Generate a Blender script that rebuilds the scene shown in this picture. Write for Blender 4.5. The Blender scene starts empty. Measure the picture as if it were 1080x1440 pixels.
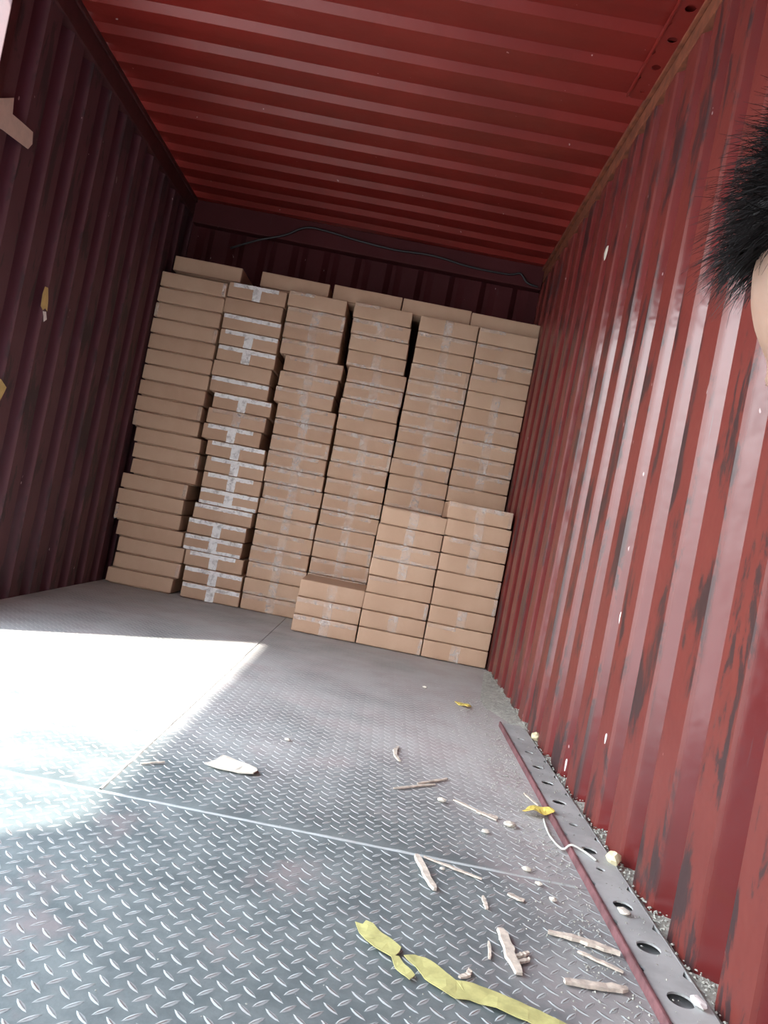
import bpy, bmesh, math, random
from mathutils import Vector, Matrix, noise
import numpy as np
random.seed(7)
S = bpy.context.scene
COL = S.collection
# ------------------------------------------------------------------ camera
CX, CZ, YAW, PITCH, ROLL, FPX = 1.65609, 0.68550, -0.0090016, 0.0136202, 0.1963526, 1075.0
fwd = Vector((math.sin(YAW)*math.cos(PITCH), math.cos(YAW)*math.cos(PITCH), math.sin(PITCH)))
rgt = fwd.cross(Vector((0, 0, 1))).normalized(); upv = rgt.cross(fwd)
r2 = rgt*math.cos(ROLL)+upv*math.sin(ROLL); u2 = -rgt*math.sin(ROLL)+upv*math.cos(ROLL)
cd = bpy.data.cameras.new('camera'); cam = bpy.data.objects.new('camera', cd); COL.objects.link(cam)
M = Matrix((r2, u2, -fwd)).transposed().to_4x4(); M.translation = (CX, 0, CZ); cam.matrix_world = M
cd.sensor_fit = 'VERTICAL'; cd.sensor_height = 36; cd.sensor_width = 27; cd.lens = 36*FPX/1440; cd.clip_start = .02
S.camera = cam
# ------------------------------------------------------------------ light
EL, AZ = math.radians(54.7), math.atan2(1, .865)     # sun comes over the left wall from behind
sdir = Vector((math.sin(AZ)*math.cos(EL), math.cos(AZ)*math.cos(EL), -math.sin(EL)))
sl = bpy.data.lights.new('sun', 'SUN'); sl.energy = 4.6; sl.angle = math.radians(1.5); sl.color = (1, .95, .87)
so = bpy.data.objects.new('sun', sl); COL.objects.link(so); so.location = (-3, -3, 6)
so.rotation_euler = sdir.to_track_quat('-Z', 'Y').to_euler()
W = bpy.data.worlds.new('sky'); S.world = W; W.use_nodes = True
nt = W.node_tree; nt.nodes.clear()
ow = nt.nodes.new('ShaderNodeOutputWorld'); bg = nt.nodes.new('ShaderNodeBackground')
tc = nt.nodes.new('ShaderNodeTexCoord'); sp = nt.nodes.new('ShaderNodeSeparateXYZ'); rp = nt.nodes.new('ShaderNodeValToRGB')
nt.links.new(tc.outputs['Generated'], sp.inputs[0]); nt.links.new(sp.outputs['Z'], rp.inputs[0])
rp.color_ramp.elements[0].color = (.97, .98, 1, 1); rp.color_ramp.elements[1].color = (.62, .77, 1, 1)
rp.color_ramp.elements[0].color = (.40, .41, .41, 1); e_ = rp.color_ramp.elements.new(.26); e_.color = (.97, .98, 1, 1)   # horizon darkened to dim the sheen low on the wall, then bright sky
nt.links.new(rp.outputs[0], bg.inputs[0]); bg.inputs[1].default_value = 4.0
nt.links.new(bg.outputs[0], ow.inputs[0])
vs = S.view_settings; vs.view_transform = 'Standard'; vs.look = 'None'; vs.gamma = 1; vs.use_curve_mapping = False
vs.exposure = 1.66
S.cycles.use_denoising = True
S.cycles.max_bounces = 10; S.cycles.diffuse_bounces = 6; S.cycles.glossy_bounces = 4
S.cycles.transparent_max_bounces = 16
S.cycles.sample_clamp_indirect = 8

# ------------------------------------------------------------------ helpers
def link(o, parent=None):
    COL.objects.link(o)
    if parent: o.parent = parent
    return o
def tag(o, label=None, cat=None, group=None, kind=None):
    if label: o['label'] = label
    if cat: o['category'] = cat
    if group: o['group'] = group
    if kind: o['kind'] = kind
    return o
def mobj(name, verts, faces, mats, parent=None, smooth=False, midx=None):
    me = bpy.data.meshes.new(name); me.from_pydata(verts, [], faces)
    for m in (mats if isinstance(mats, (list, tuple)) else [mats]): me.materials.append(m)
    if midx: me.polygons.foreach_set('material_index', midx)
    if smooth: me.polygons.foreach_set('use_smooth', [True]*len(faces))
    me.update()
    return link(bpy.data.objects.new(name, me), parent)
def bobj(name, bm, mats, parent=None, smooth=False):
    me = bpy.data.meshes.new(name); bmesh.ops.recalc_face_normals(bm, faces=bm.faces[:]); bm.to_mesh(me); bm.free()
    for m in (mats if isinstance(mats, (list, tuple)) else [mats]): me.materials.append(m)
    if smooth: me.polygons.foreach_set('use_smooth', [True]*len(me.polygons))
    return link(bpy.data.objects.new(name, me), parent)
def box(bm, a, b, bev=0):
    r = bmesh.ops.create_cube(bm, size=1)['verts']
    c = [(a[i]+b[i])/2 for i in range(3)]; s = [abs(b[i]-a[i]) for i in range(3)]
    for v in r: v.co = Vector((c[0]+v.co.x*s[0], c[1]+v.co.y*s[1], c[2]+v.co.z*s[2]))
    if bev:
        es = list({e for v in r for e in v.link_edges})
        bmesh.ops.bevel(bm, geom=es, offset=bev, segments=2, profile=.6, affect='EDGES')
def solid(o, t, off=0):
    m = o.modifiers.new('thickness', 'SOLIDIFY'); m.thickness = t; m.offset = off; return o
def empty(name, loc=(0, 0, 0), rz=0):
    o = bpy.data.objects.new(name, None); o.empty_display_size = .1; o.location = loc; o.rotation_euler = (0, 0, rz); return link(o)
def tube(bm, pts, rad, n=8, taper=None, caps=True):
    pts = [Vector(p) for p in pts]; rings = []
    for i, p in enumerate(pts):
        t = (pts[min(i+1, len(pts)-1)]-pts[max(i-1, 0)]).normalized()
        a = t.orthogonal().normalized() if i == 0 else (prev-t*prev.dot(t)).normalized()
        prev = a; b = t.cross(a); r = rad if taper is None else rad*taper[i]
        rings.append([bm.verts.new(p+(a*math.cos(2*math.pi*k/n)+b*math.sin(2*math.pi*k/n))*r) for k in range(n)])
    for i in range(len(rings)-1):
        for k in range(n): bm.faces.new((rings[i][k], rings[i][(k+1) % n], rings[i+1][(k+1) % n], rings[i+1][k]))
    if caps: bm.faces.new(rings[0][::-1]); bm.faces.new(rings[-1])

# ------------------------------------------------------------------ materials
class NM:
    def __init__(s, name):
        s.m = bpy.data.materials.new(name); s.m.use_nodes = True; s.t = s.m.node_tree
        s.b = s.t.nodes['Principled BSDF']; s.co = s.t.nodes.new('ShaderNodeTexCoord').outputs['Object']
    def n(s, ty, **kw):
        x = s.t.nodes.new(ty)
        for k, v in kw.items():
            if k in x.inputs: s.put(x.inputs[k], v)
            else: setattr(x, k, v)
        return x
    def put(s, inp, v):
        if isinstance(v, bpy.types.NodeSocket): s.t.links.new(v, inp)
        else: inp.default_value = v
    def map(s, sc=(1, 1, 1), src=None):
        x = s.n('ShaderNodeMapping'); s.put(x.inputs[0], src or s.co); x.inputs['Scale'].default_value = sc; return x.outputs[0]
    def noise(s, scale, detail=4, rough=.6, vec=None, dist=0):
        x = s.n('ShaderNodeTexNoise'); s.put(x.inputs['Vector'], vec or s.co)
        x.inputs['Scale'].default_value = scale; x.inputs['Detail'].default_value = detail
        x.inputs['Roughness'].default_value = rough; x.inputs['Distortion'].default_value = dist; return x.outputs['Fac']
    def rng(s, v, a, b, c=0., d=1.):
        x = s.n('ShaderNodeMapRange'); s.put(x.inputs[0], v)
        for i, q in enumerate((a, b, c, d)): x.inputs[i+1].default_value = q
        x.interpolation_type = 'SMOOTHSTEP'; return x.outputs[0]
    def mix(s, f, a, b):
        x = s.n('ShaderNodeMix', data_type='RGBA'); s.put(x.inputs[0], f)
        for i, q in ((6, a), (7, b)):
            s.put(x.inputs[i], q if isinstance(q, bpy.types.NodeSocket) else (*q, 1))
        return x.outputs[2]
    def math(s, op, a, b=0.):
        x = s.n('ShaderNodeMath', operation=op); s.put(x.inputs[0], a); s.put(x.inputs[1], b); return x.outputs[0]
    def xyz(s, i): 
        x = s.n('ShaderNodeSeparateXYZ'); s.put(x.inputs[0], s.co); return x.outputs[i]
    def bump(s, h, st=.3, d=.01):
        x = s.n('ShaderNodeBump'); s.put(x.inputs['Height'], h); x.inputs['Strength'].default_value = st; x.inputs['Distance'].default_value = d
        s.put(s.b.inputs['Normal'], x.outputs[0])
    def set(s, **k):
        for a, v in k.items():
            i = s.b.inputs[{'col': 'Base Color', 'rough': 'Roughness', 'metal': 'Metallic', 'spec': 'Specular IOR Level', 'alpha': 'Alpha', 'sss': 'Subsurface Weight', 'coat': 'Coat Weight'}[a]]
            if isinstance(v, tuple) and len(v) == 3: v = (*v, 1)
            s.put(i, v)
        return s.m

def plain(name, col, rough=.6, metal=0., var=.12, scale=30):
    k = NM(name); n = k.noise(scale)
    return k.set(col=k.mix(k.rng(n, .3, .7), tuple(c*(1-var) for c in col), tuple(min(1, c*(1+var)) for c in col)), rough=rough, metal=metal)

def paint(name, base, scuffcol, darkness, r0=.24, flat_x=None, spec=.5):
    k = NM(name)
    big = k.rng(k.noise(1.6, 3), .35, .65)
    c = k.mix(big, base, tuple(x*1.25 for x in base))
    # chalky wear
    w = k.rng(k.noise(14, 6, .7, k.map((1, 1, .35))), .52, .75)
    c = k.mix(k.math('MULTIPLY', w, .22), c, (base[0]*1.5, base[1]*3.2, base[2]*3.2))
    rough = k.math('ADD', r0, k.math('MULTIPLY', k.noise(9, 5), .14))
    if flat_x:   # the ridges nearest the room are scraped: orange-red paint with dark rubbed marks
        x0, x1 = flat_x
        m = k.rng(k.xyz(0), x0, x1) if x1 > x0 else k.rng(k.xyz(0), x1, x0, 1., 0.)
        o = k.mix(k.noise(6, 4), (base[0]*1.15, base[1]*1.3, base[2]*1.1), (base[0]*1.7, base[1]*2.3, base[2]*1.7))
        c = k.mix(k.math('MULTIPLY', m, .85), c, o)
        d = k.math('MULTIPLY', k.rng(k.noise(5, 8, .72, k.map((1, 2.2, .55)), .4), .51, .57), m)
        c = k.mix(k.math('MULTIPLY', d, .85*darkness), c, (.022, .018, .020))
        rough = k.math('ADD', rough, k.math('MULTIPLY', m, .22))
    # long scratches and small pale chips
    s1 = k.rng(k.noise(60, 3, .6, k.map((1, 1, .06))), .66, .72)
    s2 = k.rng(k.noise(3, 3, .5), .5, .62)
    c = k.mix(k.math('MULTIPLY', k.math('MULTIPLY', s1, s2), .5*darkness), c, (.09, .07, .07))
    ch = k.rng(k.noise(38, 2, .5, k.map((1, 1, .45))), .765, .785)
    c = k.mix(k.math('MULTIPLY', ch, .7), c, (.55, .42, .42))
    k.bump(k.noise(7, 3), .25, .01)
    return k.set(col=c, rough=rough, spec=spec)

RED = (.30, .028, .030)
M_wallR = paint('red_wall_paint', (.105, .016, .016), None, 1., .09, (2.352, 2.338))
M_wallL = paint('flare_tinted_wall_paint', (.068, .021, .032), None, .8, .36, (-.027, -.013), spec=.45)  # faint blue of the lens flare is mixed into this base red
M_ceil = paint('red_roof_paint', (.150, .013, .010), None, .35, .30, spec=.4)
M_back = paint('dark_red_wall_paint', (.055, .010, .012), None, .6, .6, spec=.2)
M_rust = plain('rusty_rail_paint', (.17, .05, .025), .6, 0, .35, 18)
M_darkrail = plain('dark_rail_paint', (.06, .016, .018), .5, 0, .25, 12)

k = NM('diamond_plate_steel')   # worn steel, dust gathers towards the far end and the right side
y = k.xyz(1); x = k.xyz(0)
n1 = k.noise(2.2, 5, .65)
dust = k.math('ADD', k.rng(y, 1.35, 2.7, 0., .75), k.rng(x, 1.7, 2.3, 0., .55))
dust = k.math('ADD', dust, k.math('MULTIPLY', k.math('SUBTRACT', n1, .5), 1.4))
dust = k.rng(dust, .15, 1.0)
steel = k.mix(k.rng(k.noise(7, 6, .7), .35, .68), (.135, .168, .174), (.22, .26, .262))
steel = k.mix(k.math('MULTIPLY', k.rng(k.noise(4.5, 5, .6), .56, .7), .5), steel, (.34, .27, .27))
dc = k.mix(k.rng(k.noise(5, 5), .4, .62), (.51, .507, .492), (.455, .415, .405))
c = k.mix(k.math('MULTIPLY', dust, .85), steel, dc)
sp_ = k.rng(k.noise(170, 2, .5), .74, .78)
c = k.mix(k.math('MULTIPLY', sp_, .6), c, (.6, .58, .54))
r = k.math('ADD', k.math('MULTIPLY', dust, .25), k.math('ADD', .36, k.math('MULTIPLY', k.noise(12, 5), .15)))
k.bump(k.noise(140, 4), .25, .002)
M_floor = k.set(col=c, rough=r, metal=k.math('SUBTRACT', .2, k.math('MULTIPLY', dust, .2)))
k = NM('worn_tread_steel')
c = k.mix(k.rng(k.noise(9, 5, .7), .42, .62), (.38, .42, .42), (.34, .35, .345))
d2 = k.rng(k.xyz(1), 1.4, 2.6, 0., .9)
c = k.mix(d2, c, (.54, .535, .52))
M_lug = k.set(col=c, rough=.75, metal=.0, spec=.2)
k = NM('worn_tread_crown')
c = k.mix(k.rng(k.noise(6, 5, .7), .4, .6), (.19, .20, .20), (.15, .12, .11))
c = k.mix(k.rng(k.xyz(1), 1.4, 2.8, 0., .85), c, (.50, .495, .48))
M_crown = k.set(col=c, rough=.75, metal=.0, spec=.2)

def card(name, a, b):
    k = NM(name); oi = k.n('ShaderNodeObjectInfo')
    c = k.mix(oi.outputs['Random'], a, b)
    fib = k.noise(160, 3, .6, k.map((1, 1, 6)))
    c = k.mix(k.math('MULTIPLY', k.rng(fib, .3, .7), .18), c, tuple(q*.7 for q in a))
    bl = k.rng(k.noise(9, 4), .35, .7)
    c = k.mix(k.math('MULTIPLY', bl, .25), c, (b[0]*1.12, b[1]*1.15, b[2]*1.2))
    k.bump(k.noise(14, 3), .2, .01)
    return k.set(col=c, rough=.72, spec=.3)
M_card = card('brown_cardboard', (.46, .298, .202), (.53, .362, .252))
k = NM('clear_packing_tape'); oi = k.n('ShaderNodeObjectInfo')
va = k.n('ShaderNodeVectorMath', operation='ADD'); k.put(va.inputs[0], k.co); k.put(va.inputs[1], oi.outputs['Location'])
wr = k.noise(45, 6, .75, k.map((.6, 1, 1.6), va.outputs[0]), .6)
k.bump(wr, .9, .004)
al = k.rng(k.noise(16, 5, .7, va.outputs[0], .5), .35, .75, .08, .5)
M_tape = k.set(col=(.78, .74, .70), rough=.22, alpha=al, spec=.6)
k = NM('milky_packing_tape'); oi = k.n('ShaderNodeObjectInfo')
va = k.n('ShaderNodeVectorMath', operation='ADD'); k.put(va.inputs[0], k.co); k.put(va.inputs[1], oi.outputs['Location'])
k.bump(k.noise(45, 6, .75, k.map((.6, 1, 1.6), va.outputs[0]), .6), 1., .005)
M_tapew = k.set(col=(.86, .86, .85), rough=.2, alpha=k.rng(k.noise(22, 5, .7, va.outputs[0], .5), .30, .55, .45, .95), spec=.7)
M_wood = plain('splintered_wood', (.56, .50, .42), .8, 0, .22, 60)
M_grit = plain('grey_grit', (.36, .37, .33), .9, 0, .3, 80)
M_yel = plain('yellow_masking_tape', (.50, .49, .20), .65, 0, .14, 40)
M_leaf = plain('yellow_leaf', (.62, .50, .12), .6, 0, .2, 50)
M_foam = plain('cream_foam', (.68, .62, .40), .85, 0, .12, 60)
M_paper = plain('pale_card', (.66, .63, .54), .8, 0, .06, 30)
M_tan = plain('tan_paper_tape', (.60, .46, .38), .7, 0, .06, 30)
M_ochre = plain('ochre_tape', (.58, .42, .16), .7, 0, .1, 30)
M_white = plain('white_scrap', (.8, .78, .76), .6, 0, .05, 30)
M_black = plain('black_rubber', (.015, .013, .015), .5)
M_strip = plain('dusty_rail_steel', (.37, .39, .385), .6, .0, .18, 9)
M_lip = plain('maroon_lip_paint', (.15, .065, .07), .75, 0, .35, 30)
M_under = plain('dark_underframe', (.03, .03, .03), .8)
M_conc = plain('yard_concrete', (.32, .31, .29), .9, 0, .1, 2)
M_string = plain('grey_string', (.52, .54, .50), .8)

# ------------------------------------------------------------------ structure
PIT, XI, XO, LI = .2125, 2.338, 2.381, -.012
Y0, Y1, ZC, WIN0, WIN1 = -.85, 5.10, 2.531, .42, 2.66
def profile(y_a, y_b, ph):
    """(y, depth 0..1 outward) polyline of the trapezoid corrugation"""
    pts = []; kk = math.floor((y_a-ph)/PIT)-1
    while True:
        b = ph+kk*PIT
        for dy, d in ((0, 1), (.045, 0), (.147, 0), (.185, 1)):
            if y_a < b+dy < y_b: pts.append((b+dy, d))
        kk += 1
        if ph+kk*PIT > y_b: break
    def at(yv):
        t = (yv-ph) % PIT
        return 1-t/.045 if t < .045 else 0 if t < .147 else (t-.147)/.038 if t < .185 else 1
    return [(y_a, at(y_a))]+pts+[(y_b, at(y_b))]
def corr_wall(name, prof, zs, f, mat):
    v = []; fc = []
    for (a, d) in prof:
        for z in zs: v.append(f(a, d, z))
    n = len(zs)
    for i in range(len(prof)-1):
        for j in range(n-1): fc.append((i*n+j, (i+1)*n+j, (i+1)*n+j+1, i*n+j+1))
    o = mobj(name, v, fc, mat); solid(o, .0025); return tag(o, kind='structure')
zsR = [-.02]+[.25*i for i in range(1, 10)]+[2.44]
def wobble(y_, z): return .004*math.sin(y_*1.9+z*.8)+.003*math.sin(z*3.1+y_*3.7)
corr_wall('wall_right', profile(Y0, Y1, 1.765), zsR, lambda a, d, z: (XI+(XO-XI)*d+(wobble(a, z)*.5+.001), a, z), M_wallR)
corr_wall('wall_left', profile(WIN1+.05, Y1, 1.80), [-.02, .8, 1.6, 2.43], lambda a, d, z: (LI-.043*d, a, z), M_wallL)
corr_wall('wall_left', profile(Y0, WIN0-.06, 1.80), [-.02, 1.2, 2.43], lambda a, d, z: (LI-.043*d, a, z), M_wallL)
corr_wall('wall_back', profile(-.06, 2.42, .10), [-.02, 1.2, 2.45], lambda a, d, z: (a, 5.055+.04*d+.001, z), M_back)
# roof: corrugations run across the container
v = []; fc = []; kk = 0; ph = 3.39-.0485; pr = []
b = ph-25*.2075
while b < Y1:
    for dy, d in ((0, 0), (.022, 1), (.108, 1), (.136, 0)):
        if Y0 < b+dy < Y1: pr.append((b+dy, d))
    b += .2075
pr = [(Y0, 0)]+pr+[(Y1, 0)]
xsn = [-.05+2.45*i/24 for i in range(25)]
for a, d in pr:
    for xx in xsn: v.append((xx, a, ZC+.026*d+.0025*math.sin(xx*3.3+a*2.1)))
n = len(xsn)
for i in range(len(pr)-1):
    for j in range(n-1): fc.append((i*n+j, (i+1)*n+j, (i+1)*n+j+1, i*n+j+1))
o = mobj('ceiling', v, fc, M_ceil); solid(o, .003, 1); tag(o, kind='structure')
def sbox(name, bxs, mat, bev=.003):
    bm = bmesh.new()
    for a, b_ in bxs: box(bm, a, b_, bev)
    o = bobj(name, bm, mat); return tag(o, kind='structure')
sbox('trim_1', [((-.055, Y0, 2.42), (.004, Y1, ZC-.002)), ((.004, Y0, 2.505), (.016, Y1, 2.529))], M_darkrail)             # left top rail
sbox('trim_2', [((2.334, Y0, 2.43), (2.40, Y1, ZC-.002)), ((2.318, Y0, 2.50), (2.334, Y1, 2.526))], M_rust)        # right top rail
sbox('trim_3', [((.005, 4.975, 2.375), (2.333, 5.05, ZC-.003))], M_back, .006)                                       # rear header
sbox('trim_4', [((-.055, WIN1, -.02), (-.004, WIN1+.05, 2.42)), ((-.055, WIN0-.06, -.02), (-.004, WIN0, 2.42))], M_darkrail)
sbox('trim_7', [((-.055, WIN0, 2.30), (-.004, WIN1, 2.419))], M_darkrail)                                     # lintel over the side opening
sbox('trim_5', [((-.06, Y0-.02, -.12), (2.41, Y0+.06, -.022)), ((-.06, Y0-.02, 2.34), (2.41, Y0+.06, 2.43)), ((-.06, Y0-.02, -.02), (.06, Y0+.06, 2.34)), ((2.29, Y0-.02, -.02), (2.41, Y0+.06, 2.34))], M_darkrail, .006)
sbox('trim_6', [((-.06, Y0, -.16), (2.41, Y1+.05, -.022))], M_under, .006)
bm = bmesh.new(); box(bm, (0, -.028, -.02), (1.16, 0, 2.42)); box(bm, (.03, 0, .5), (1.13, .012, .6)); box(bm, (.03, 0, 1.8), (1.13, .012, 1.9))
o = bobj('door_1', bm, M_darkrail); o.location = (-.06, Y0-.03, 0); o.rotation_euler.z = math.radians(-172); tag(o, kind='structure')   # left leaf stands open
sbox('door_2', [((1.17, Y0-.05, -.02), (2.345, Y0-.022, 2.42)), ((1.2, Y0-.022, .5), (2.32, Y0-.012, .6)), ((1.2, Y0-.022, 1.8), (2.32, Y0-.012, 1.9))], M_darkrail)
g = sbox('ground', [((-30, -30, -1.4), (30, 30, -1.3))], M_conc, 0)
# diamond plate floor, lugs are real ridges in two directions
xa, xb, ya, yb = -.012, XI+.045, Y0+.0, 5.09
V = []; F = []; MI = []
seams = [(1.648, .004)]
def plate(a, b_, c_, d_, z):
    i = len(V); V.extend([(a, c_, z), (b_, c_, z), (b_, d_, z), (a, d_, z), (a, c_, z-.02), (b_, c_, z-.02), (b_, d_, z-.02), (a, d_, z-.02)])
    for q in ((0, 1, 2, 3), (0, 4, 5, 1), (1, 5, 6, 2), (2, 6, 7, 3), (3, 7, 4, 0)): F.append(tuple(i+t for t in q)); MI.append(0)
plate(xa, xb, ya, 1.646, 0); plate(xa, 1.155, 1.650, yb, .0012); plate(1.158, xb, 1.650, yb, 0)
# weld bead on the seams
def bead(p0, p1, wv, h):
    d = Vector(p1)-Vector(p0); L = d.length; d.normalize(); s = Vector((-d.y, d.x, 0)); n_ = int(L/.02)
    i0 = len(V)
    for i in range(n_+1):
        c_ = Vector(p0)+d*(L*i/n_); ww = wv*(1+.5*noise.noise(c_*18)); hh = h*(1+.4*noise.noise(c_*30))
        for t, z in ((-1, -.001), (-.4, hh), (.4, hh), (1, -.001)): V.append((c_.x+s.x*ww*t, c_.y+s.y*ww*t, z))
    for i in range(n_):
        for j in range(3): F.append((i0+i*4+j, i0+i*4+j+1, i0+i*4+j+5, i0+i*4+j+4)); MI.append(1)
bead((.0, 1.648, 0), (2.2, 1.652, 0), .005, .0022)
bead((1.1565, 1.66, 0), (1.1565, 3.3, 0), .006, .0022)
P = .0388; base = [(-1, 0), (-.55, .62), (0, .9), (.55, .62), (1, 0), (.55, -.62), (0, -.9), (-.55, -.62)]
top = [(-.72, 0), (-.4, .22), (.4, .22), (.72, 0), (.4, -.22), (-.4, -.22)]
ridx = 0
def lug(cx, cy, ang):
    i = len(V); ca, sa = math.cos(ang), math.sin(ang); L = .0160; w_ = .0047
    lh = .0010-.0005*min(1, max(0, (cy-1.8)/1.5)); bz = .0002 if cy < 1.65 or cx > 1.155 else .0013
    lh += bz-.0002
    for t, s in base: V.append((cx+ca*t*L-sa*s*w_, cy+sa*t*L+ca*s*w_, bz))
    for t, s in top: V.append((cx+ca*t*L-sa*s*w_, cy+sa*t*L+ca*s*w_, lh))
    b0 = i; t0 = i+8
    for q in ((b0, b0+1, t0+1, t0), (b0+1, b0+2, t0+1), (b0+2, t0+2, t0+1), (b0+2, b0+3, t0+2), (b0+3, b0+4, t0+3, t0+2), (b0+4, b0+5, t0+4, t0+3), (b0+5, b0+6, t0+4), (b0+6, t0+5, t0+4), (b0+6, b0+7, t0+5), (b0+7, b0, t0, t0+5)):
        F.append(q[::-1]); MI.append(1)
    F.append((t0, t0+1, t0+2, t0+3, t0+4, t0+5)[::-1]); MI.append(2)
ix0, ix1 = int((xa-1.34)/P)+1, int((2.245-1.34)/P)
iy0, iy1 = int((ya-1.027)/P)+1, int((yb-1.027)/P)
for i in range(ix0, ix1+1):
    for j in range(iy0, iy1+1):
        cx, cy = 1.3405+i*P, 1.0275+j*P
        if not (1.63 < cy < 1.668): lug(cx, cy, math.radians(47))
        if not (1.63 < cy-.0195 < 1.668): lug(cx+.0192, cy-.0195, math.radians(-43.5))
o = mobj('floor', V, F, [M_floor, M_lug, M_crown], midx=MI); tag(o, kind='structure')

# ------------------------------------------------------------------ cartons
BW, BD, BH = .3600, .42, .0950
def carton_mesh(seed, foot=.0042):
    rnd = random.Random(seed); bm = bmesh.new(); box(bm, (-BW/2, -BD/2, foot), (BW/2, BD/2, BH), .005)
    bmesh.ops.subdivide_edges(bm, edges=[e for e in bm.edges if e.calc_length() > .05], cuts=5, use_grid_fill=True)
    sx, sy, sz = rnd.uniform(-9, 9), rnd.uniform(-9, 9), rnd.uniform(-9, 9)
    for v_ in bm.verts:
        q = noise.noise_vector(Vector((v_.co.x*6+sx, v_.co.y*6+sy, v_.co.z*8+sz)))
        e = min(1, abs(abs(v_.co.x)-BW/2)*20)*min(1, min(v_.co.z, BH-v_.co.z)*25)
        v_.co += Vector((q.x*.0012, q.y*.0016+(-.0022 if v_.co.y < -BD/2+.004 else 0)*e, q.z*.0006))
        v_.co.z = min(max(v_.co.z, 0), BH)
    box(bm, (-BW/2+.018, -BD/2+.018, 0), (BW/2-.018, BD/2-.018, foot+.002))   # added inset base, so a dark shadow line falls between stacked cartons
    me = bpy.data.meshes.new('carton_body'); bmesh.ops.recalc_face_normals(bm, faces=bm.faces[:]); bm.to_mesh(me); bm.free()
    me.polygons.foreach_set('use_smooth', [True]*len(me.polygons)); me.materials.append(M_card); return me
bodies = [carton_mesh(i) for i in range(6)]
bodies_plain = [carton_mesh(10+i, .0080) for i in range(4)]
def sheet(quads, rnd, mat, name):
    """tape: strips of small quads a hair off the carton, each strip a list of points along it plus a width vector"""
    V_ = []; F_ = []
    for (p0, p1, wv) in quads:
        p0, p1, wv = Vector(p0), Vector(p1), Vector(wv); n_ = max(3, int((p1-p0).length/.012)); i0 = len(V_)
        nrm = (p1-p0).cross(wv).normalized()
        for i in range(n_+1):
            c_ = p0.lerp(p1, i/n_)
            for j in range(4):
                t = j/3-.5; e = (rnd.uniform(-.0015, .0015) if j in (0, 3) else 0)
                V_.append(c_+wv*t+wv.normalized()*e+nrm*rnd.uniform(-.0006, .0006))
        for i in range(n_):
            for j in range(3): F_.append((i0+i*4+j, i0+i*4+j+1, i0+i*4+j+5, i0+i*4+j+4))
    me = bpy.data.meshes.new(name); me.from_pydata(V_, [], F_); me.materials.append(mat)
    me.polygons.foreach_set('use_smooth', [True]*len(F_)); return me
fy = -BD/2-.0042; tz = BH+.0012
def tapes(seed, mat, strips):
    rnd = random.Random(seed); w_ = BW/2
    Q = []
    if 'c' in strips: Q += [((0, fy, .002), (0, fy, BH-.002), (.052, 0, 0))]
    if 't' in strips: Q += [((-w_+rnd.choice((.004, .004, .03)), fy-.0004, BH-.014), (w_-rnd.choice((.004, .004, .05)), fy-.0004, BH-.014+rnd.uniform(-.003, .002)), (0, 0, .024))]
    if 'b' in strips: Q += [((-w_+.006, fy-.0004, .011), (w_-.006, fy-.0004, .011+rnd.uniform(-.002, .004)), (0, 0, .018))]
    if 'l' in strips: Q += [((-w_+.012, fy-.0006, .004), (-w_+.012, fy-.0006, BH-.004), (.018, 0, 0))]
    if 'r' in strips: Q += [((w_-.012, fy-.0006, .004), (w_-.012, fy-.0006, BH-.004), (.018, 0, 0))]
    if 'h' in strips: Q += [((-w_+.006, fy-.0004, BH-.012), (-.02, fy-.0004, BH-.012), (0, 0, .020))]
    return sheet(Q, rnd, mat, 'tape')
T_strong = [tapes(20+i, M_tapew, s) for i, s in enumerate(('ct', 'ctb', 'ct', 't', 'ct'))]
T_mid = [tapes(40+i, M_tape, s) for i, s in enumerate(('ctb', 'cb', 'ct', 'ctr', 'ctbr', 'ct'))]
T_weak = [tapes(60+i, M_tape, s) for i, s in enumerate(('c', 'c', 'h', 'r', 'ct'))]
T_side = [tapes(80, M_tape, 'r'), tapes(81, M_tape, 'l')]
ORD = ['top', 'second', 'third', 'fourth', 'fifth', 'sixth', 'seventh', 'eighth', 'ninth', 'tenth', 'eleventh', 'twelfth', 'thirteenth', 'fourteenth', 'fifteenth', 'sixteenth', 'seventeenth', 'eighteenth', 'nineteenth', 'bottom']
crnd = random.Random(3)
def carton(x, yf, z, h, label, group, tape=None, turn=False, tilt=0, wsc=.968):
    dep = BW if turn else BD
    r_ = empty('carton', (x, yf+dep/2+.006+crnd.uniform(0, .006), z), 0)
    r_.rotation_euler = (0, tilt, math.radians(crnd.uniform(-.3, .3))); r_.scale = (1, 1, h/.0965)
    tag(r_, label, 'carton', group)
    b_ = link(bpy.data.objects.new('cardboard_body', crnd.choice(bodies_plain if turn and wsc < 1 else bodies)), r_)
    if turn: b_.rotation_euler.z = math.pi/2*crnd.choice((1, -1)); b_.scale.y = wsc
    elif crnd.random() < .5: b_.rotation_euler.z = 0
    if tape:
        t = link(bpy.data.objects.new('tape', crnd.choice(tape)), r_)
        if turn: t.location.y = (BD-BW)/2-.0; t.scale.x = BD*wsc/BW
        t['label'] = 'clear packing tape'
    return r_
def stack(name, group, yf, xs, H, style, turn=False, total=None, names=None):
    n_ = len(xs); h = H/n_
    for i, x_ in enumerate(xs):            # top to bottom
        tp = style(i)
        if i == n_-1: w_ = 'bottom carton'
        elif i == 0: w_ = 'topmost carton'
        else: w_ = '%s carton from the top' % ORD[i]
        kind = 'plain brown' if tp is None else 'brown taped'
        lab = (names(i, w_) if names else None) or '%s %s %s' % (kind, w_, name)
        carton(x_, yf, (n_-1-i)*h+.0027, h, lab, group, tp, turn)
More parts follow.
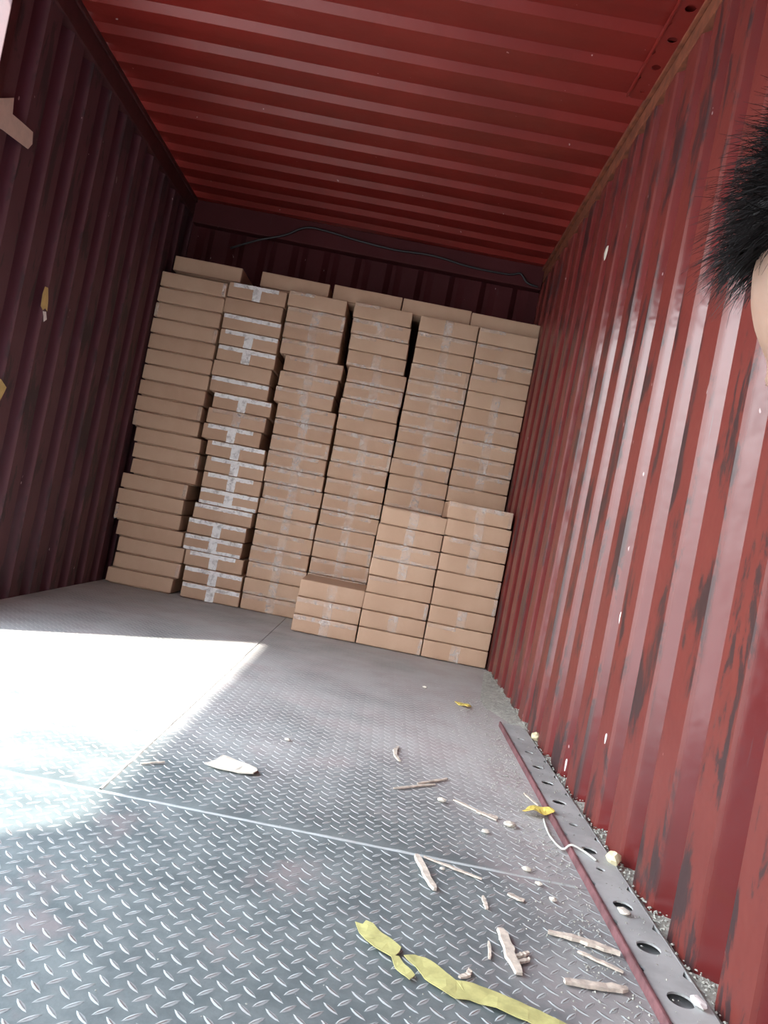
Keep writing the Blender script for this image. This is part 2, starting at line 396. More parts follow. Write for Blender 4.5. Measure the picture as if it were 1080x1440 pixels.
S1 = [0.203, 0.203, 0.202, 0.202, 0.205, 0.205, 0.206, 0.203, 0.203, 0.205, 0.235, 0.243, 0.252, 0.210, 0.204, 0.208, 0.241, 0.265, 0.262, 0.236]
S2 = [0.595, 0.590, 0.6, 0.6, 0.605, 0.597, 0.603, 0.638, 0.622, 0.612, 0.656, 0.671, 0.670, 0.671, 0.656, 0.639, 0.634, 0.657, 0.672, 0.675]
S3 = [0.967, 0.976, 0.976, 0.979, 1.02, 1.006, 1.001, 1.033, 1.034, 1.034, 1.034, 1.039, 1.046, 1.041, 1.043, 1.045, 1.044, 1.046, 1.045, 1.047]
S4 = [1.373, 1.38, 1.386, 1.39, 1.411, 1.409, 1.404, 1.407, 1.413, 1.413, 1.409, 1.414, 1.415, 1.415, 1.412, 1.413, 1.415, 1.413, 1.414, 1.413]
S5 = [1.784, 1.785, 1.786, 1.784, 1.784, 1.783, 1.782, 1.784, 1.783, 1.779, 1.783, 1.784]+[1.783]*8
S6 = [2.151, 2.152, 2.153, 2.152, 2.152, 2.151, 2.151, 2.151, 2.151, 2.149, 2.149]+[2.150]*9
YB, YF = 4.635, 4.205
hid = lambda nvis, nm: (lambda i, w_: ('hidden %s %s' % (w_, nm)) if i >= nvis else None)
stack('of the stack by the left wall', 'untaped cartons of the leftmost stack', YB, S1, 1.930, lambda i: T_side if i in (0, 2, 3, 8, 9, 11, 13, 15, 18) else None, True)
stack('in the second stack from the left', 'cartons of the second stack from the left', YB, S2, 1.947, lambda i: None if i in (1, 5) else T_strong if i in (2, 3, 4, 6, 7, 9, 13, 14, 16, 17) else T_mid if i == 8 else T_strong)
stack('in the third stack from the left', 'cartons of the third stack from the left', YB, S3, 1.966, lambda i: T_mid if i not in (0, 2) else T_weak)
stack('in the fourth rear stack from the left', 'cartons of the fourth rear stack', YB, S4, 1.974, lambda i: T_weak if i in (0, 2, 7) else T_mid, names=hid(17, 'in the fourth rear stack'))
stack('in the fifth rear stack from the left', 'cartons of the fifth rear stack', YB, S5, 1.968, lambda i: T_weak if i in (0, 1, 2) else T_mid, names=hid(12, 'in the fifth rear stack'))
stack('in the rear stack by the right wall', 'cartons of the rear stack by the right wall', YB, S6, 1.966, lambda i: T_weak if i not in (7, 8, 9) else T_mid, names=hid(11, 'in the rear stack by the right wall'))
stack('of the low front stack of three', 'cartons of the front stack of three', YF, [1.422, 1.419, 1.420], .292, lambda i: T_weak)
stack('of the front stack of eight', 'cartons of the front stack of eight', YF, [1.788, 1.783, 1.784, 1.782, 1.784, 1.783, 1.785, 1.785], .772, lambda i: T_mid if i == 2 else T_weak)
stack('of the front stack of nine', 'cartons of the front stack of nine', YF, [2.143, 2.150, 2.150, 2.149, 2.150, 2.150, 2.151, 2.151, 2.150], .873, lambda i: T_mid if i in (0, 2) else T_weak)
for x_, z_, lab, tl in ((.250, 1.965, 'crosswise carton raised above the stack by the left wall', 0), (.800, 1.9705, 'crosswise top carton second from the left', 0), (1.255, 1.9785, 'middle one of the five crosswise cartons on top', 0), (1.692, 1.9785, 'crosswise top carton second from the right wall', 0), (2.125, 1.9715, 'rightmost crosswise top carton against the right wall', 0)):
    r_ = carton(x_, 4.70, z_, .0965, 'plain brown '+lab if 'plain' not in lab else lab, 'crosswise cartons on top of the stacks', None, True, tl, 1.02)

# ------------------------------------------------------------------ perforated rails
def perforated(name, x0, x1, ya_, yb_, z, cells, mat, parent):
    """flat strip along Y with oval holes; cells: list of (y centre, x radius, y radius)"""
    bm = bmesh.new(); cells = sorted(cells); edges = [ya_]+[(cells[i][0]+cells[i+1][0])/2 for i in range(len(cells)-1)]+[yb_]
    N = 24; cx = (x0+x1)/2
    for (yc, rx, ry), e0, e1 in zip(cells, edges[:-1], edges[1:]):
        inn = []; out = []
        for q in range(N):
            a = 2*math.pi*q/N+math.pi/N; c_, s_ = math.cos(a), math.sin(a)
            inn.append(bm.verts.new((cx+rx*c_, yc+ry*s_, z)))
            m = max(abs(c_), abs(s_)); ux, uy = c_/m, s_/m
            out.append(bm.verts.new((cx+ux*(x1-x0)/2, (yc+uy*(e1-yc)) if uy > 0 else (yc+uy*(yc-e0)), z)))
        for q in range(N): bm.faces.new((inn[q], inn[(q+1) % N], out[(q+1) % N], out[q]))
    o_ = bobj(name, bm, mat, parent); return o_
fr = empty('perforated_floor_rail', (0, 0, 0)); tag(fr, 'grey steel strip with oval holes on the floor along the right wall', 'rail')
ho = [(2.77, .012, .010), (2.612, .014, .012), (2.454, .018, .015), (2.306, .019, .016), (2.148, .019, .017), (1.989, .011, .010), (1.834, .019, .019), (1.734, .010, .009), (1.570, .020, .020), (1.416, .022, .022), (1.262, .022, .022), (1.10, .022, .022), (.94, .02, .02)]
o = perforated('perforated_plate', 2.232, 2.318, .80, 2.97, .016, [(a, b, c) for a, b, c in ho], M_strip, fr); solid(o, .004, -1)
bm = bmesh.new(); box(bm, (2.2245, .8, .0005), (2.2315, 2.97, .020), .002); o = bobj('maroon_lip', bm, M_lip, fr); o['label'] = 'maroon painted lip'
bm = bmesh.new(); box(bm, (2.318, .8, .0005), (2.323, 2.90, .016), .002); bobj('outer_lip', bm, M_strip, fr)
cr = empty('perforated_ceiling_rail', (0, 0, 0)); tag(cr, 'red steel strip with round black holes under the roof at the right', 'rail')
ho = [(2.93, .010, .010), (2.778, .017, .017), (2.62, .017, .017), (2.459, .018, .018)]+[(2.459-.16*i, .018, .018) for i in range(1, 18)]
o = perforated('perforated_plate', 2.252, 2.330, -.40, 2.985, 2.512, ho, M_ceil, cr); solid(o, .003, 1)
bm = bmesh.new(); box(bm, (2.245, -.4, 2.509), (2.252, 2.985, 2.529), .0015); bobj('side_flange', bm, M_ceil, cr)

# ------------------------------------------------------------------ cable on the back header
bm = bmesh.new()
cp = [(.28, 5.00, 2.26), (.45, 4.97, 2.335), (.62, 4.963, 2.40), (.75, 4.962, 2.476), (.90, 4.962, 2.478), (1.10, 4.962, 2.458), (1.35, 4.962, 2.445), (1.6, 4.962, 2.455), (1.85, 4.962, 2.43), (2.1, 4.962, 2.43), (2.18, 4.962, 2.45), (2.235, 4.962, 2.40), (2.31, 4.962, 2.385)]
def smooth_path(p, n_=6):
    p = [Vector(q) for q in p]; out = []
    for i in range(len(p)-1):
        a, b_, c_, d_ = p[max(i-1, 0)], p[i], p[i+1], p[min(i+2, len(p)-1)]
        for s in range(n_):
            t = s/n_; out.append(.5*((2*b_)+(c_-a)*t+(2*a-5*b_+4*c_-d_)*t*t+(3*b_-a-3*c_+d_)*t**3))
    return out+[p[-1]]
tube(bm, smooth_path(cp), .0075, 8)
tag(bobj('cable', bm, M_black, smooth=True), 'black cable sagging along the header above the back wall', 'cable')

# ------------------------------------------------------------------ debris on the floor
FZ = .0032
def splinter(a, b_, w_, h, label, group='wood splinters on the floor', bend=0., lift=0.):
    a = Vector((*a, FZ)); b_ = Vector((*b_, FZ+lift)); d = b_-a; L = d.length; s = Vector((-d.y, d.x, 0)).normalized()
    rnd = random.Random(hash(label) % 999 if False else int(L*9999)+int(w_*1e5)); bm = bmesh.new(); n_ = 9; R_ = []
    for i in range(n_+1):
        t = i/n_; c_ = a.lerp(b_, t)+s*(bend*math.sin(math.pi*t)+rnd.uniform(-1, 1)*w_*.12)
        ww = w_*(.55+.45*min(1, 6*t, 6*(1-t)))*rnd.uniform(.75, 1.1)/2; hh = h*rnd.uniform(.5, .75)
        R_.append([bm.verts.new(c_-s*ww), bm.verts.new(c_+s*ww), bm.verts.new(c_+s*ww*.85+Vector((0, 0, hh))), bm.verts.new(c_-s*ww*.8+Vector((0, 0, hh*.9)))])
    for i in range(n_):
        for k_ in range(4): bm.faces.new((R_[i][k_], R_[i][(k_+1) % 4], R_[i+1][(k_+1) % 4], R_[i+1][k_]))
    bm.faces.new(R_[0][::-1]); bm.faces.new(R_[-1])
    return tag(bobj('wood_splinter', bm, M_wood), label, 'splinter', group)
splinter((1.184, 1.841), (1.231, 1.882), .007, .005, 'small dark-edged splinter lying left of the pale cardboard scrap')
splinter((1.823, 2.411), (1.823, 2.268), .014, .006, 'curved pale splinter standing alone farthest up the floor', bend=-.012)
splinter((1.805, 2.023), (1.921, 2.123), .010, .005, 'thin splinter, lower of the crossing pair mid floor')
splinter((1.872, 2.098), (1.961, 2.193), .010, .006, 'thin splinter, upper of the crossing pair mid floor')
splinter((1.967, 2.030), (2.069, 1.942), .012, .005, 'long thin splinter pointing at the yellow leaf')
splinter((2.02, 1.975), (2.075, 1.962), .016, .005, 'short splinter at the end of the long thin one')
splinter((1.85, 1.637), (1.883, 1.497), .017, .009, 'thick white wood splinter lying just before the floor seam')
splinter((1.868, 1.640), (1.987, 1.588), .008, .005, 'thin grey splinter lying along the floor seam')
splinter((1.999, 1.395), (2.007, 1.262), .021, .008, 'broad ragged splinter crossed by two short ones')
splinter((2.012, 1.314), (2.038, 1.334), .009, .007, 'upper short splinter beside the broad ragged one')
splinter((2.010, 1.294), (2.035, 1.314), .009, .007, 'lower short splinter beside the broad ragged one')
splinter((1.97, 1.347), (1.964, 1.291), .006, .004, 'thin upright-lying splinter left of the broad ragged one')
splinter((1.98, 1.513), (1.982, 1.463), .009, .004, 'small splinter between the seam and the ragged one')
splinter((2.035, 1.545), (2.065, 1.528), .014, .005, 'short broad pale chip in the dust near the seam')
splinter((2.090, 1.420), (2.215, 1.389), .016, .009, 'long dark-edged splinter reaching the maroon lip of the rail', lift=.002, bend=.006)
splinter((2.085, 1.268), (2.195, 1.281), .018, .009, 'long splinter nearest the bottom right corner')
splinter((2.135, 1.375), (2.205, 1.335), .010, .005, 'grey splinter between the two long ones by the rail')
splinter((1.905, 1.219), (1.925, 1.247), .010, .006, 'small curled splinter above the yellow tape strip', bend=-.006)
splinter((2.186, 2.20), (2.212, 2.12), .008, .004, 'small pale sliver in the dust above the yellow leaf')
def flat(name, pts, z, t, mat, label, cat, group=None, curl=.0, sub=True):
    """irregular thin piece: outline filled, thickened and slightly crumpled"""
    bm = bmesh.new(); vs_ = [bm.verts.new((x_, y_, z)) for x_, y_ in pts]; f_ = bm.faces.new(vs_)
    bmesh.ops.triangulate(bm, faces=[f_])
    if sub: bmesh.ops.subdivide_edges(bm, edges=bm.edges[:], cuts=2)
    zs = {}
    for v_ in bm.verts: v_.co.z = z+curl*(noise.noise(v_.co*28)+.5)
    r_ = bmesh.ops.extrude_face_region(bm, geom=bm.faces[:])
    for e in r_['geom']:
        if isinstance(e, bmesh.types.BMVert): e.co.z += t
    return tag(bobj(name, bm, mat), label, cat, group)
flat('cardboard_scrap', [(1.322, 1.914), (1.342, 1.962), (1.350, 2.003), (1.366, 2.000), (1.384, 1.992), (1.415, 1.970), (1.446, 1.962), (1.453, 1.936), (1.446, 1.915), (1.410, 1.908), (1.370, 1.905)], FZ, .004, M_paper, 'pale torn cardboard scrap on the floor beside the sunlight', 'scrap', None, .004)
flat('tape_scrap', [(1.733, 1.322), (1.746, 1.318), (1.751, 1.330), (1.764, 1.324), (1.775, 1.308), (1.792, 1.290), (1.812, 1.266), (1.808, 1.250), (1.797, 1.234), (1.783, 1.242), (1.766, 1.254), (1.751, 1.270), (1.741, 1.288)], FZ, .001, M_yel, 'upper left piece of torn yellow masking tape on the floor', 'tape', 'yellow masking tape pieces', .004)
flat('tape_scrap', [(1.794, 1.238), (1.808, 1.240), (1.818, 1.222), (1.833, 1.199), (1.824, 1.184), (1.812, 1.194), (1.802, 1.212)], FZ, .001, M_yel, 'smallest piece of yellow tape below the upper strip', 'tape', 'yellow masking tape pieces', .005)
flat('tape_scrap', [(1.816, 1.246), (1.835, 1.256), (1.852, 1.254), (1.876, 1.232), (1.898, 1.205), (1.925, 1.208), (1.965, 1.199), (2.01, 1.178), (2.051, 1.158), (2.10, 1.13), (2.085, 1.09), (2.04, 1.118), (2.0, 1.140), (1.955, 1.155), (1.916, 1.166), (1.894, 1.161), (1.872, 1.172), (1.848, 1.196), (1.834, 1.222)], FZ, .001, M_yel, 'long yellow masking tape strip running off the bottom edge', 'tape', 'yellow masking tape pieces', .004)
flat('dry_leaf', [(2.150, 2.036), (2.168, 2.058), (2.192, 2.066), (2.216, 2.058), (2.240, 2.044), (2.232, 2.030), (2.205, 2.024), (2.175, 2.022)], .006, .0012, M_leaf, 'curled yellow leaf lying against the floor rail', 'leaf', 'yellow scraps on the floor', .018)
flat('yellow_scrap', [(2.072, 3.212), (2.090, 3.222), (2.118, 3.196), (2.138, 3.165), (2.120, 3.150), (2.095, 3.172)], FZ, .003, M_leaf, 'yellow scrap on the dusty floor near the front cartons', 'scrap', 'yellow scraps on the floor', .01)
def lump(name, x_, y_, z_, r_, mat, label, cat, group=None, sq=(1, 1, .8), seed=0):
    bm = bmesh.new(); bmesh.ops.create_icosphere(bm, subdivisions=2, radius=1)
    for v_ in bm.verts:
        q = 1+.38*noise.noise(v_.co*1.6+Vector((seed*3.1, seed, 0)))
        v_.co = Vector((x_+v_.co.x*r_*sq[0]*q, y_+v_.co.y*r_*sq[1]*q, z_+r_*sq[2]*.9+v_.co.z*r_*sq[2]*q))
    return tag(bobj(name, bm, mat, smooth=False), label, cat, group)
lump('foam_lump', 2.318, 1.785, .012, .017, M_foam, 'cream lump of foam against the foot of the red wall', 'lump', None, (.9, 1, 1), 2)
lump('foam_lump', 2.338, 2.825, .008, .020, M_foam, 'pale yellow lump in the dust at the far end of the floor rail', 'lump', None, (.8, 1.2, .8), 5)
lump('paint_flake', 2.264, 1.535, .018, .010, M_paper, 'pale chip lying beside a hole on the floor rail', 'chip', None, (1.2, 1.6, .4), 7)
lump('paint_flake', 2.300, 1.255, .018, .010, M_white, 'white chip on the floor rail near the bottom corner', 'chip', None, (1.2, 1.6, .5), 9)
cr_ = [(1.931, 2.004, .010, 'pale crumb below the crossing pair of splinters'), (2.028, 1.851, .008, 'pale crumb between the leaf and the seam'), (2.099, 1.925, .013, 'broad pale chip to the left below the leaf'), (1.488, 2.257, .007, 'tiny white crumb beside the sunlit patch'), (1.954, 3.401, .009, 'tiny white crumb high on the floor near the cartons'), (2.098, 1.679, .009, 'white crumb just beyond the seam'), (2.113, 1.62, .007, 'white crumb just before the seam by the rail'), (2.13, 1.56, .007, 'white crumb lying in greenish dust by the rail'), (1.905, 1.600, .005, 'tiny white crumb under the thin grey splinter')]
for i, (a, b_, r_, lb) in enumerate(cr_): lump('crumb', a, b_, FZ-.001, r_, M_paper, lb, 'crumb', 'pale crumbs on the floor', (1.2, .9, .5), i+11)
bm = bmesh.new(); tube(bm, smooth_path([(2.205, 2.016, .006), (2.199, 1.95, .006), (2.199, 1.89, .006), (2.212, 1.83, .008), (2.228, 1.822, .0245), (2.255, 1.805, .0215), (2.275, 1.77, .0195)]), .0028, 6)
tag(bobj('string', bm, M_string, smooth=True), 'grey string looping from the yellow leaf over the floor rail', 'string')
# grit swept against the foot of the right wall, and light litter near the rail
rn = random.Random(11); V = []; F = []
def pebble(x_, y_, z_, r_):
    i = len(V); q = [rn.uniform(.6, 1.2) for _ in range(6)]
    for j, d in enumerate(((1, 0, 0), (-1, 0, 0), (0, 1, 0), (0, -1, 0), (0, 0, 1), (0, 0, -1))): V.append((x_+d[0]*r_*q[j], y_+d[1]*r_*q[j], z_+d[2]*r_*q[j]*.7))
    for f_ in ((0, 2, 4), (2, 1, 4), (1, 3, 4), (3, 0, 4), (2, 0, 5), (1, 2, 5), (3, 1, 5), (0, 3, 5)): F.append(tuple(i+t for t in f_))
NY = 150
for i in range(NY+1):
    yy = .85+3.32*i/NY
    xe = (2.325 if yy < 2.93 else 2.325-.12*min(1, (yy-2.93)*3)*(1-max(0, (yy-3.4))/.8))
    for j in range(9):
        t = j/8; xx = xe+(XO+.001-xe)*t; n_ = noise.noise(Vector((xx*30, yy*22, 0)))
        V.append((xx, yy, max(.0006, (.0005+.012*t**.7*(1+.6*n_)) if j else .0006)))
for i in range(NY):
    for j in range(8): F.append((i*9+j, i*9+j+1, i*9+j+10, i*9+j+9))
for _ in range(1500):
    yy = .9+3.2*rn.random()**1.2; pebble(2.327+.05*rn.random(), yy, .012+.004*rn.random(), rn.uniform(.0015, .0055))
for _ in range(900):
    yy = 1.0+2.4*rn.random(); xx = 2.215-abs(rn.gauss(0, .07)); pebble(xx, yy, .0035, rn.uniform(.0012, .0036))
for _ in range(260):
    yy = 1.0+2.4*rn.random(); xx = 2.25+.06*rn.random(); pebble(xx, yy, .018, rn.uniform(.001, .003))
for _ in range(350):
    pebble(1.2+rn.random(), 1.0+2.6*rn.random(), .0028, rn.uniform(.001, .0022))
o = mobj('grit', V, F, M_grit); tag(o, 'greenish grey grit and dust along the foot of the red wall', 'grit', None, 'stuff')

# ------------------------------------------------------------------ scraps stuck to the walls
def wall_scrap(name, pts, x_, sgn, mat, label, cat='tape', group=None, t=.0012):
    bm = bmesh.new(); f_ = bm.faces.new([bm.verts.new((x_, y_, z_)) for y_, z_ in pts])
    r_ = bmesh.ops.extrude_face_region(bm, geom=[f_])
    for e in r_['geom']:
        if isinstance(e, bmesh.types.BMVert): e.co.x += t*sgn
    return tag(bobj(name, bm, mat), label, cat, group)
wall_scrap('tape_scrap', [(2.66, 1.875), (2.70, 1.905), (2.782, 1.953), (2.794, 1.898), (2.860, 1.905), (2.950, 1.912), (2.962, 1.87), (2.940, 1.839), (2.85, 1.828), (2.754, 1.817), (2.68, 1.80)], LI+.009, 1, M_tan, 'tan paper tape stuck high on the left wall at the opening', 'tape', 'paper tape on the left wall')
wall_scrap('tape_scrap', [(3.298, 1.318), (3.292, 1.37), (3.300, 1.405), (3.328, 1.408), (3.350, 1.36), (3.362, 1.312), (3.34, 1.32), (3.322, 1.306)], LI+.001, 1, M_ochre, 'small ochre tape scrap halfway up the left wall', 'tape', 'paper tape on the left wall')
wall_scrap('white_flake', [(3.325, 1.302), (3.352, 1.308), (3.372, 1.278), (3.35, 1.262), (3.338, 1.285)], LI+.001, 1, M_white, 'white flake just under the ochre tape on the left wall', 'scrap')
wall_scrap('tape_scrap', [(3.06, .90), (3.05, .95), (3.10, .955), (3.155, .93), (3.145, .905), (3.11, .84), (3.06, .80)], LI+.001, 1, M_ochre, 'orange tape scrap low on the left wall at the frame edge', 'tape', 'paper tape on the left wall')
hs = lambda cy, cz, s: [(cy-s*.9, cz+s*.9), (cy-s*.2, cz+s*1.1), (cy+s*.5, cz+s*.95), (cy+s, cz+s*.4), (cy+s*.7, cz-s*.4), (cy+s*.1, cz-s*1.1), (cy-s*.5, cz-s*.9), (cy-s, cz+.1*s)]
wall_scrap('sticker_remnant', hs(3.235, 1.99, .028), XI-.001, -1, M_paper, 'pale round sticker remnant high on the red right wall', 'sticker')
for cy, cz, s, lb in ((2.127, .555, .012, 'white flake halfway down the red right wall'), (2.372, .062, .014, 'white flake just above the grit on the right wall'), (2.055, .235, .010, 'white flake low on the right wall, nearer the camera')):
    wall_scrap('white_flake', [(cy+(a-cy)*.6, cz+(b_-cz)*1.3) for a, b_ in hs(cy, cz, s)], XI-.001, -1, M_white, lb, 'scrap', 'white flakes on the right wall')

# ------------------------------------------------------------------ person kneeling at the right, head just inside the frame
k = NM('skin'); c = k.mix(k.rng(k.noise(25, 4), .35, .65), (.27, .16, .115), (.32, .195, .14))
k.bump(k.noise(300, 3), .15, .001); M_skin = k.set(col=c, rough=.5, sss=.12); k.b.inputs['Subsurface Radius'].default_value = (.01, .004, .002)
k = NM('black_hair'); M_hair = k.set(col=(.004, .003, .003), rough=.5, spec=.25)
M_jacket = plain('navy_jacket_cloth', (.03, .04, .07), .85, 0, .2, 40)
M_trouser = plain('dark_trouser_cloth', (.035, .035, .04), .9, 0, .2, 40)
M_eye = plain('eye_white', (.42, .40, .38), .3); M_iris = plain('dark_iris', (.03, .015, .01), .15)
HX, HY, HZ = 1.8955, .330, .834
BY = .15
BOW = Matrix.Rotation(math.radians(-38), 3, 'Y')
def bow(p): return Vector((HX, HY, HZ))+BOW@(Vector(p)-Vector((HX, HY, HZ)))
#           # head centre, facing -X
person = empty('person', (2.1, HY, 0)); tag(person, 'person with short black hair leaning into the right edge, forehead showing', 'person')
def skinmesh(name, nodes, edges, mat, sub=2, root=0):
    me = bpy.data.meshes.new(name); me.from_pydata([n_[0] for n_ in nodes], edges, []); o_ = bpy.data.objects.new(name, me); COL.objects.link(o_)
    s_ = o_.modifiers.new('skin', 'SKIN'); s_.use_smooth_shade = True
    lay = me.skin_vertices[0].data if me.skin_vertices else None
    if lay is None:
        bm = bmesh.new(); bm.from_mesh(me); bm.verts.layers.skin.verify(); bm.to_mesh(me); bm.free(); lay = me.skin_vertices[0].data
    for i, n_ in enumerate(nodes):
        r_ = n_[1]; lay[i].radius = (r_, r_) if not isinstance(r_, tuple) else r_
        lay[i].use_root = (i == root)
    q = o_.modifiers.new('sub', 'SUBSURF'); q.levels = sub; q.render_levels = sub
    dg = bpy.context.evaluated_depsgraph_get(); dg.update(); ev = o_.evaluated_get(dg); m2 = bpy.data.meshes.new_from_object(ev)
    bpy.data.objects.remove(o_); m2.materials.clear(); m2.materials.append(mat); return m2
def body_graph(grow=0.):
    N = []; E_ = []
    def nd(p, r_, par=None):
        N.append(((p[0], p[1], p[2]), (r_[0]+grow, r_[1]+grow) if isinstance(r_, tuple) else r_+grow))
        if par is not None: E_.append((par, len(N)-1))
        return len(N)-1
    pel = nd((2.13, BY, .24), .105)
    w1 = nd((2.12, BY, .36), .095, pel); c1 = nd((2.08, BY, .49), .110, w1); c2_ = nd((2.035, BY, .60), .085, c1)
    nk = nd((1.985, BY+.06, .665), .056, c2_); nh = nd((1.945, HY-.02, .735), .052, nk)
    out = {'torso': [pel, w1, c1, c2_], 'neck': [nk, nh], 'arm': [], 'leg': []}
    for s in (-1, 1):
        sh = nd((2.04, BY+s*.165, .585), .058, c2_); ua = nd((2.03, BY+s*.195, .46), .047, sh); el = nd((2.02, BY+s*.205, .315), .038, ua)
        fa = nd((1.93, BY+s*.18, .26), .034, el); wr_ = nd((1.825, BY+s*.14, .222), .026, fa); pm = nd((1.785, BY+s*.128, .212), .030, wr_)
        out['arm'].append([sh, ua, el, fa, wr_, pm])
        hp = nd((2.10, BY+s*.09, .20), .090, pel); th = nd((1.93, BY+s*.12, .155), .078, hp); kn = nd((1.755, BY+s*.125, .085), .060, th)
        cf = nd((1.93, BY+s*.115, .068), .056, kn); an = nd((2.11, BY+s*.105, .052), .038, cf); to = nd((2.22, BY+s*.10, .040), .034, an)
        out['leg'].append([hp, th, kn, cf, an, to])
    return N, E_, out
N, E_, idx = body_graph()
me_body = skinmesh('body', N, E_, M_skin)
bm = bmesh.new(); bm.from_mesh(me_body)
def ell(cx, cy, cz, rx, ry, rz, rot=0, seg=24, head=True):
    r_ = bmesh.ops.create_uvsphere(bm, u_segments=seg, v_segments=seg//2+2, radius=1)['verts']
    R_ = Matrix.Rotation(rot, 3, 'Y')
    for v_ in r_:
        q = R_ @ Vector((v_.co.x*rx, v_.co.y*ry, v_.co.z*rz)); v_.co = Vector((cx, cy, cz))+q
        if head: v_.co = bow(v_.co)
# skull, face, jaw, brow, nose, lips, ears
ell(HX+.010, HY, HZ+.028, .097, .077, .080); ell(HX-.028, HY, HZ-.012, .062, .066, .078)
ell(HX-.040, HY, HZ+.022, .053, .064, .060)
ell(HX-.036, HY, HZ-.072, .050, .050, .040, .25); ell(HX-.070, HY, HZ-.092, .018, .022, .018)
ell(HX-.082, HY, HZ+.008, .011, .048, .010)
ell(HX-.092, HY, HZ-.028, .015, .012, .022, -.35); ell(HX-.100, HY, HZ-.040, .013, .014, .010)
ell(HX-.086, HY, HZ-.062, .011, .023, .0055); ell(HX-.084, HY, HZ-.072, .010, .020, .006)
for s in (-1, 1):
    ell(HX-.064, HY+s*.038, HZ-.030, .022, .020, .016)
    ell(HX+.008, HY+s*.078, HZ-.012, .017, .007, .030, .2); ell(HX+.004, HY+s*.079, HZ-.032, .010, .006, .012)
# hands resting on the thighs: palm, four unequal bent fingers, thumb
def chain(pts, rad):
    tube(bm, smooth_path(pts, 3), rad, 8, [1-.25*i/(3*(len(pts)-1)) for i in range(3*(len(pts)-1)+1)])
    for p_, r_ in ((pts[0], rad), (pts[-1], rad*.78)): ell(*p_, r_, r_, r_, 0, 8, False)
for s in (-1, 1):
    px_, py_, pz_ = 1.775, BY+s*.128, .209
    ell(px_+.012, py_, pz_, .046, .040, .016, -.2, 24, False)
    for q, (dy, ln) in enumerate(((-.030, .062), (-.010, .072), (.010, .068), (.028, .054))):
        chain([(px_-.022, py_+dy*s, pz_+.002), (px_-.022-ln*.4, py_+dy*s*1.08, pz_-.002), (px_-.022-ln*.72, py_+dy*s*1.1, pz_-.016), (px_-.022-ln*.95, py_+dy*s*1.1, pz_-.034)], .0092)
    chain([(px_+.020, py_-s*.030, pz_-.002), (px_-.004, py_-s*.052, pz_-.010), (px_-.024, py_-s*.060, pz_-.020)], .0105)
bm.to_mesh(me_body); bm.free()
body = link(bpy.data.objects.new('body', me_body), None)
rm = body.modifiers.new('remesh', 'REMESH'); rm.mode = 'VOXEL'; rm.voxel_size = .004; rm.use_smooth_shade = True
sm = body.modifiers.new('smooth', 'SMOOTH'); sm.factor = .5; sm.iterations = 4
dg = bpy.context.evaluated_depsgraph_get(); dg.update()
m2 = bpy.data.meshes.new_from_object(body.evaluated_get(dg)); m2.materials.clear(); m2.materials.append(M_skin)
m2.polygons.foreach_set('use_smooth', [True]*len(m2.polygons))
body.modifiers.clear(); body.data = m2; body.parent = person; body.matrix_parent_inverse = Matrix.Translation((-2.1, -HY, 0))
def child(o_):
    o_.parent = person; o_.matrix_parent_inverse = Matrix.Translation((-2.1, -HY, 0)); return o_
def sub_graph(groups, grow, root_first):
    N, E2, ix = body_graph(grow); keep = sorted({i for g_ in groups for i in g_}); mp = {o_: n_ for n_, o_ in enumerate(keep)}
    return [N[i] for i in keep], [(mp[a], mp[b_]) for a, b_ in E2 if a in mp and b_ in mp]
def cloth(name, groups, grow, mat):
    N, E2 = sub_graph(groups, grow, 0); m_ = skinmesh(name, N, E2, mat); o_ = link(bpy.data.objects.new(name, m_))
    m_.polygons.foreach_set('use_smooth', [True]*len(m_.polygons)); return child(o_)
t_ = idx['torso']
cloth('jacket', [t_, idx['neck'][:1]]+[a[:5] for a in idx['arm']], .013, M_jacket)
cloth('trousers', [t_[:3]]+[a[:5] for a in idx['leg']], .010, M_trouser)
for s in (-1, 1):
    bm = bmesh.new(); bmesh.ops.create_uvsphere(bm, u_segments=16, v_segments=10, radius=.0110)
    for v_ in bm.verts: v_.co = bow(v_.co+Vector((HX-.0745, HY+s*.032, HZ-.006)))
    eo = child(bobj('eye', bm, [M_eye, M_iris], smooth=True)); fd = BOW@Vector((-1, 0, 0))
    for p_ in eo.data.polygons: p_.material_index = 1 if p_.normal.dot(fd) > .82 else 0
    bm = bmesh.new(); box(bm, (2.13, BY+s*.10-.045, .0045), (2.285, BY+s*.10+.045, .075), .022)
    child(bobj('shoe', bm, M_black, smooth=True))
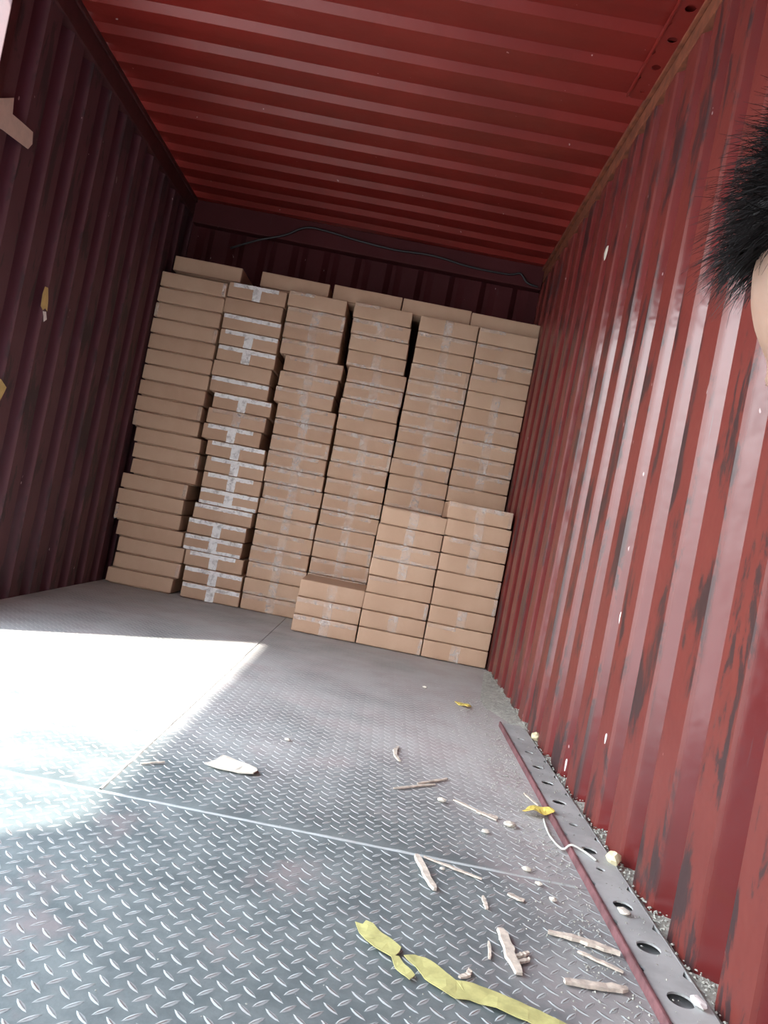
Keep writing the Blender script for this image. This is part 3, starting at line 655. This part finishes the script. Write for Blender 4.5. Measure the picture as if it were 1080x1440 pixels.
# hair: short messy strands rooted all over the scalp
rh = random.Random(5); V = []; F = []
def strand(p, d, L, r_, droop, side):
    n_ = 5; i0 = len(V); pos = Vector(p); dv = Vector(d).normalized()
    a = dv.orthogonal().normalized()
    for i in range(n_+1):
        b_ = dv.cross(a).normalized(); rr = r_*(1-.85*i/n_)
        for q in range(3):
            an = 2*math.pi*q/3; V.append(tuple(pos+a*math.cos(an)*rr+b_*math.sin(an)*rr))
        pos = pos+dv*(L/n_); dv = (dv+Vector(droop)*.16+Vector(side)*.1).normalized(); a = (a-dv*a.dot(dv)).normalized()
    for i in range(n_):
        for q in range(3): F.append((i0+i*3+q, i0+i*3+(q+1) % 3, i0+(i+1)*3+(q+1) % 3, i0+(i+1)*3+q))
SC = Vector((HX+.010, HY, HZ+.028)); SR = Vector((.098, .079, .081))
def scalp_ok(u):           # u unit direction from the skull centre
    if u.z > .80: return True
    if u.x < -.2: return u.z > .30+.28*max(0, -u.x-.35)    # hairline over the forehead
    if u.x < .25: return u.z > -.15
    return u.z > -.62
cnt = 0
while cnt < 15000:
    u = Vector((rh.gauss(0, 1), rh.gauss(0, 1), rh.gauss(0, 1))).normalized()
    if not scalp_ok(u): continue
    p = Vector((SC.x+u.x*SR.x, SC.y+u.y*SR.y, SC.z+u.z*SR.z))
    nrm = Vector((u.x/SR.x, u.y/SR.y, u.z/SR.z)).normalized()
    fl = Vector((-.55, rh.uniform(-.35, .25), -.25 if u.z < .75 else .0)) if u.x < .45 else Vector((.1, 0, -.8))
    d = nrm*.75+fl*.75+Vector((rh.uniform(-1, 1), rh.uniform(-1, 1), rh.uniform(-1, 1)))*.38
    L = rh.uniform(.018, .040)*(1.0 if u.x < .3 else .7)
    strand(p-nrm*.003, d, L, rh.uniform(.00028, .0005), (0, 0, -1), (rh.uniform(-1, 1), rh.uniform(-1, 1), rh.uniform(-.5, 1)))
    cnt += 1
V = [tuple(bow(q)) for q in V]
# close cap under the strands
bm = bmesh.new(); bmesh.ops.create_icosphere(bm, subdivisions=5, radius=1)
dele = [v_ for v_ in bm.verts if not scalp_ok(v_.co.normalized())]
bmesh.ops.delete(bm, geom=dele, context='VERTS')
bm.verts.ensure_lookup_table(); i0 = len(V)
for v_ in bm.verts:
    q = 1.06+.06*noise.noise(v_.co*7); V.append(tuple(bow((SC.x+v_.co.x*SR.x*q, SC.y+v_.co.y*SR.y*q, SC.z+v_.co.z*SR.z*q))))
bm.verts.index_update()
for f_ in bm.faces: F.append(tuple(i0+v_.index for v_ in f_.verts))
bm.free()
ho_ = mobj('hair', V, F, M_hair, smooth=True); child(ho_); ho_['label'] = 'short messy black hair'
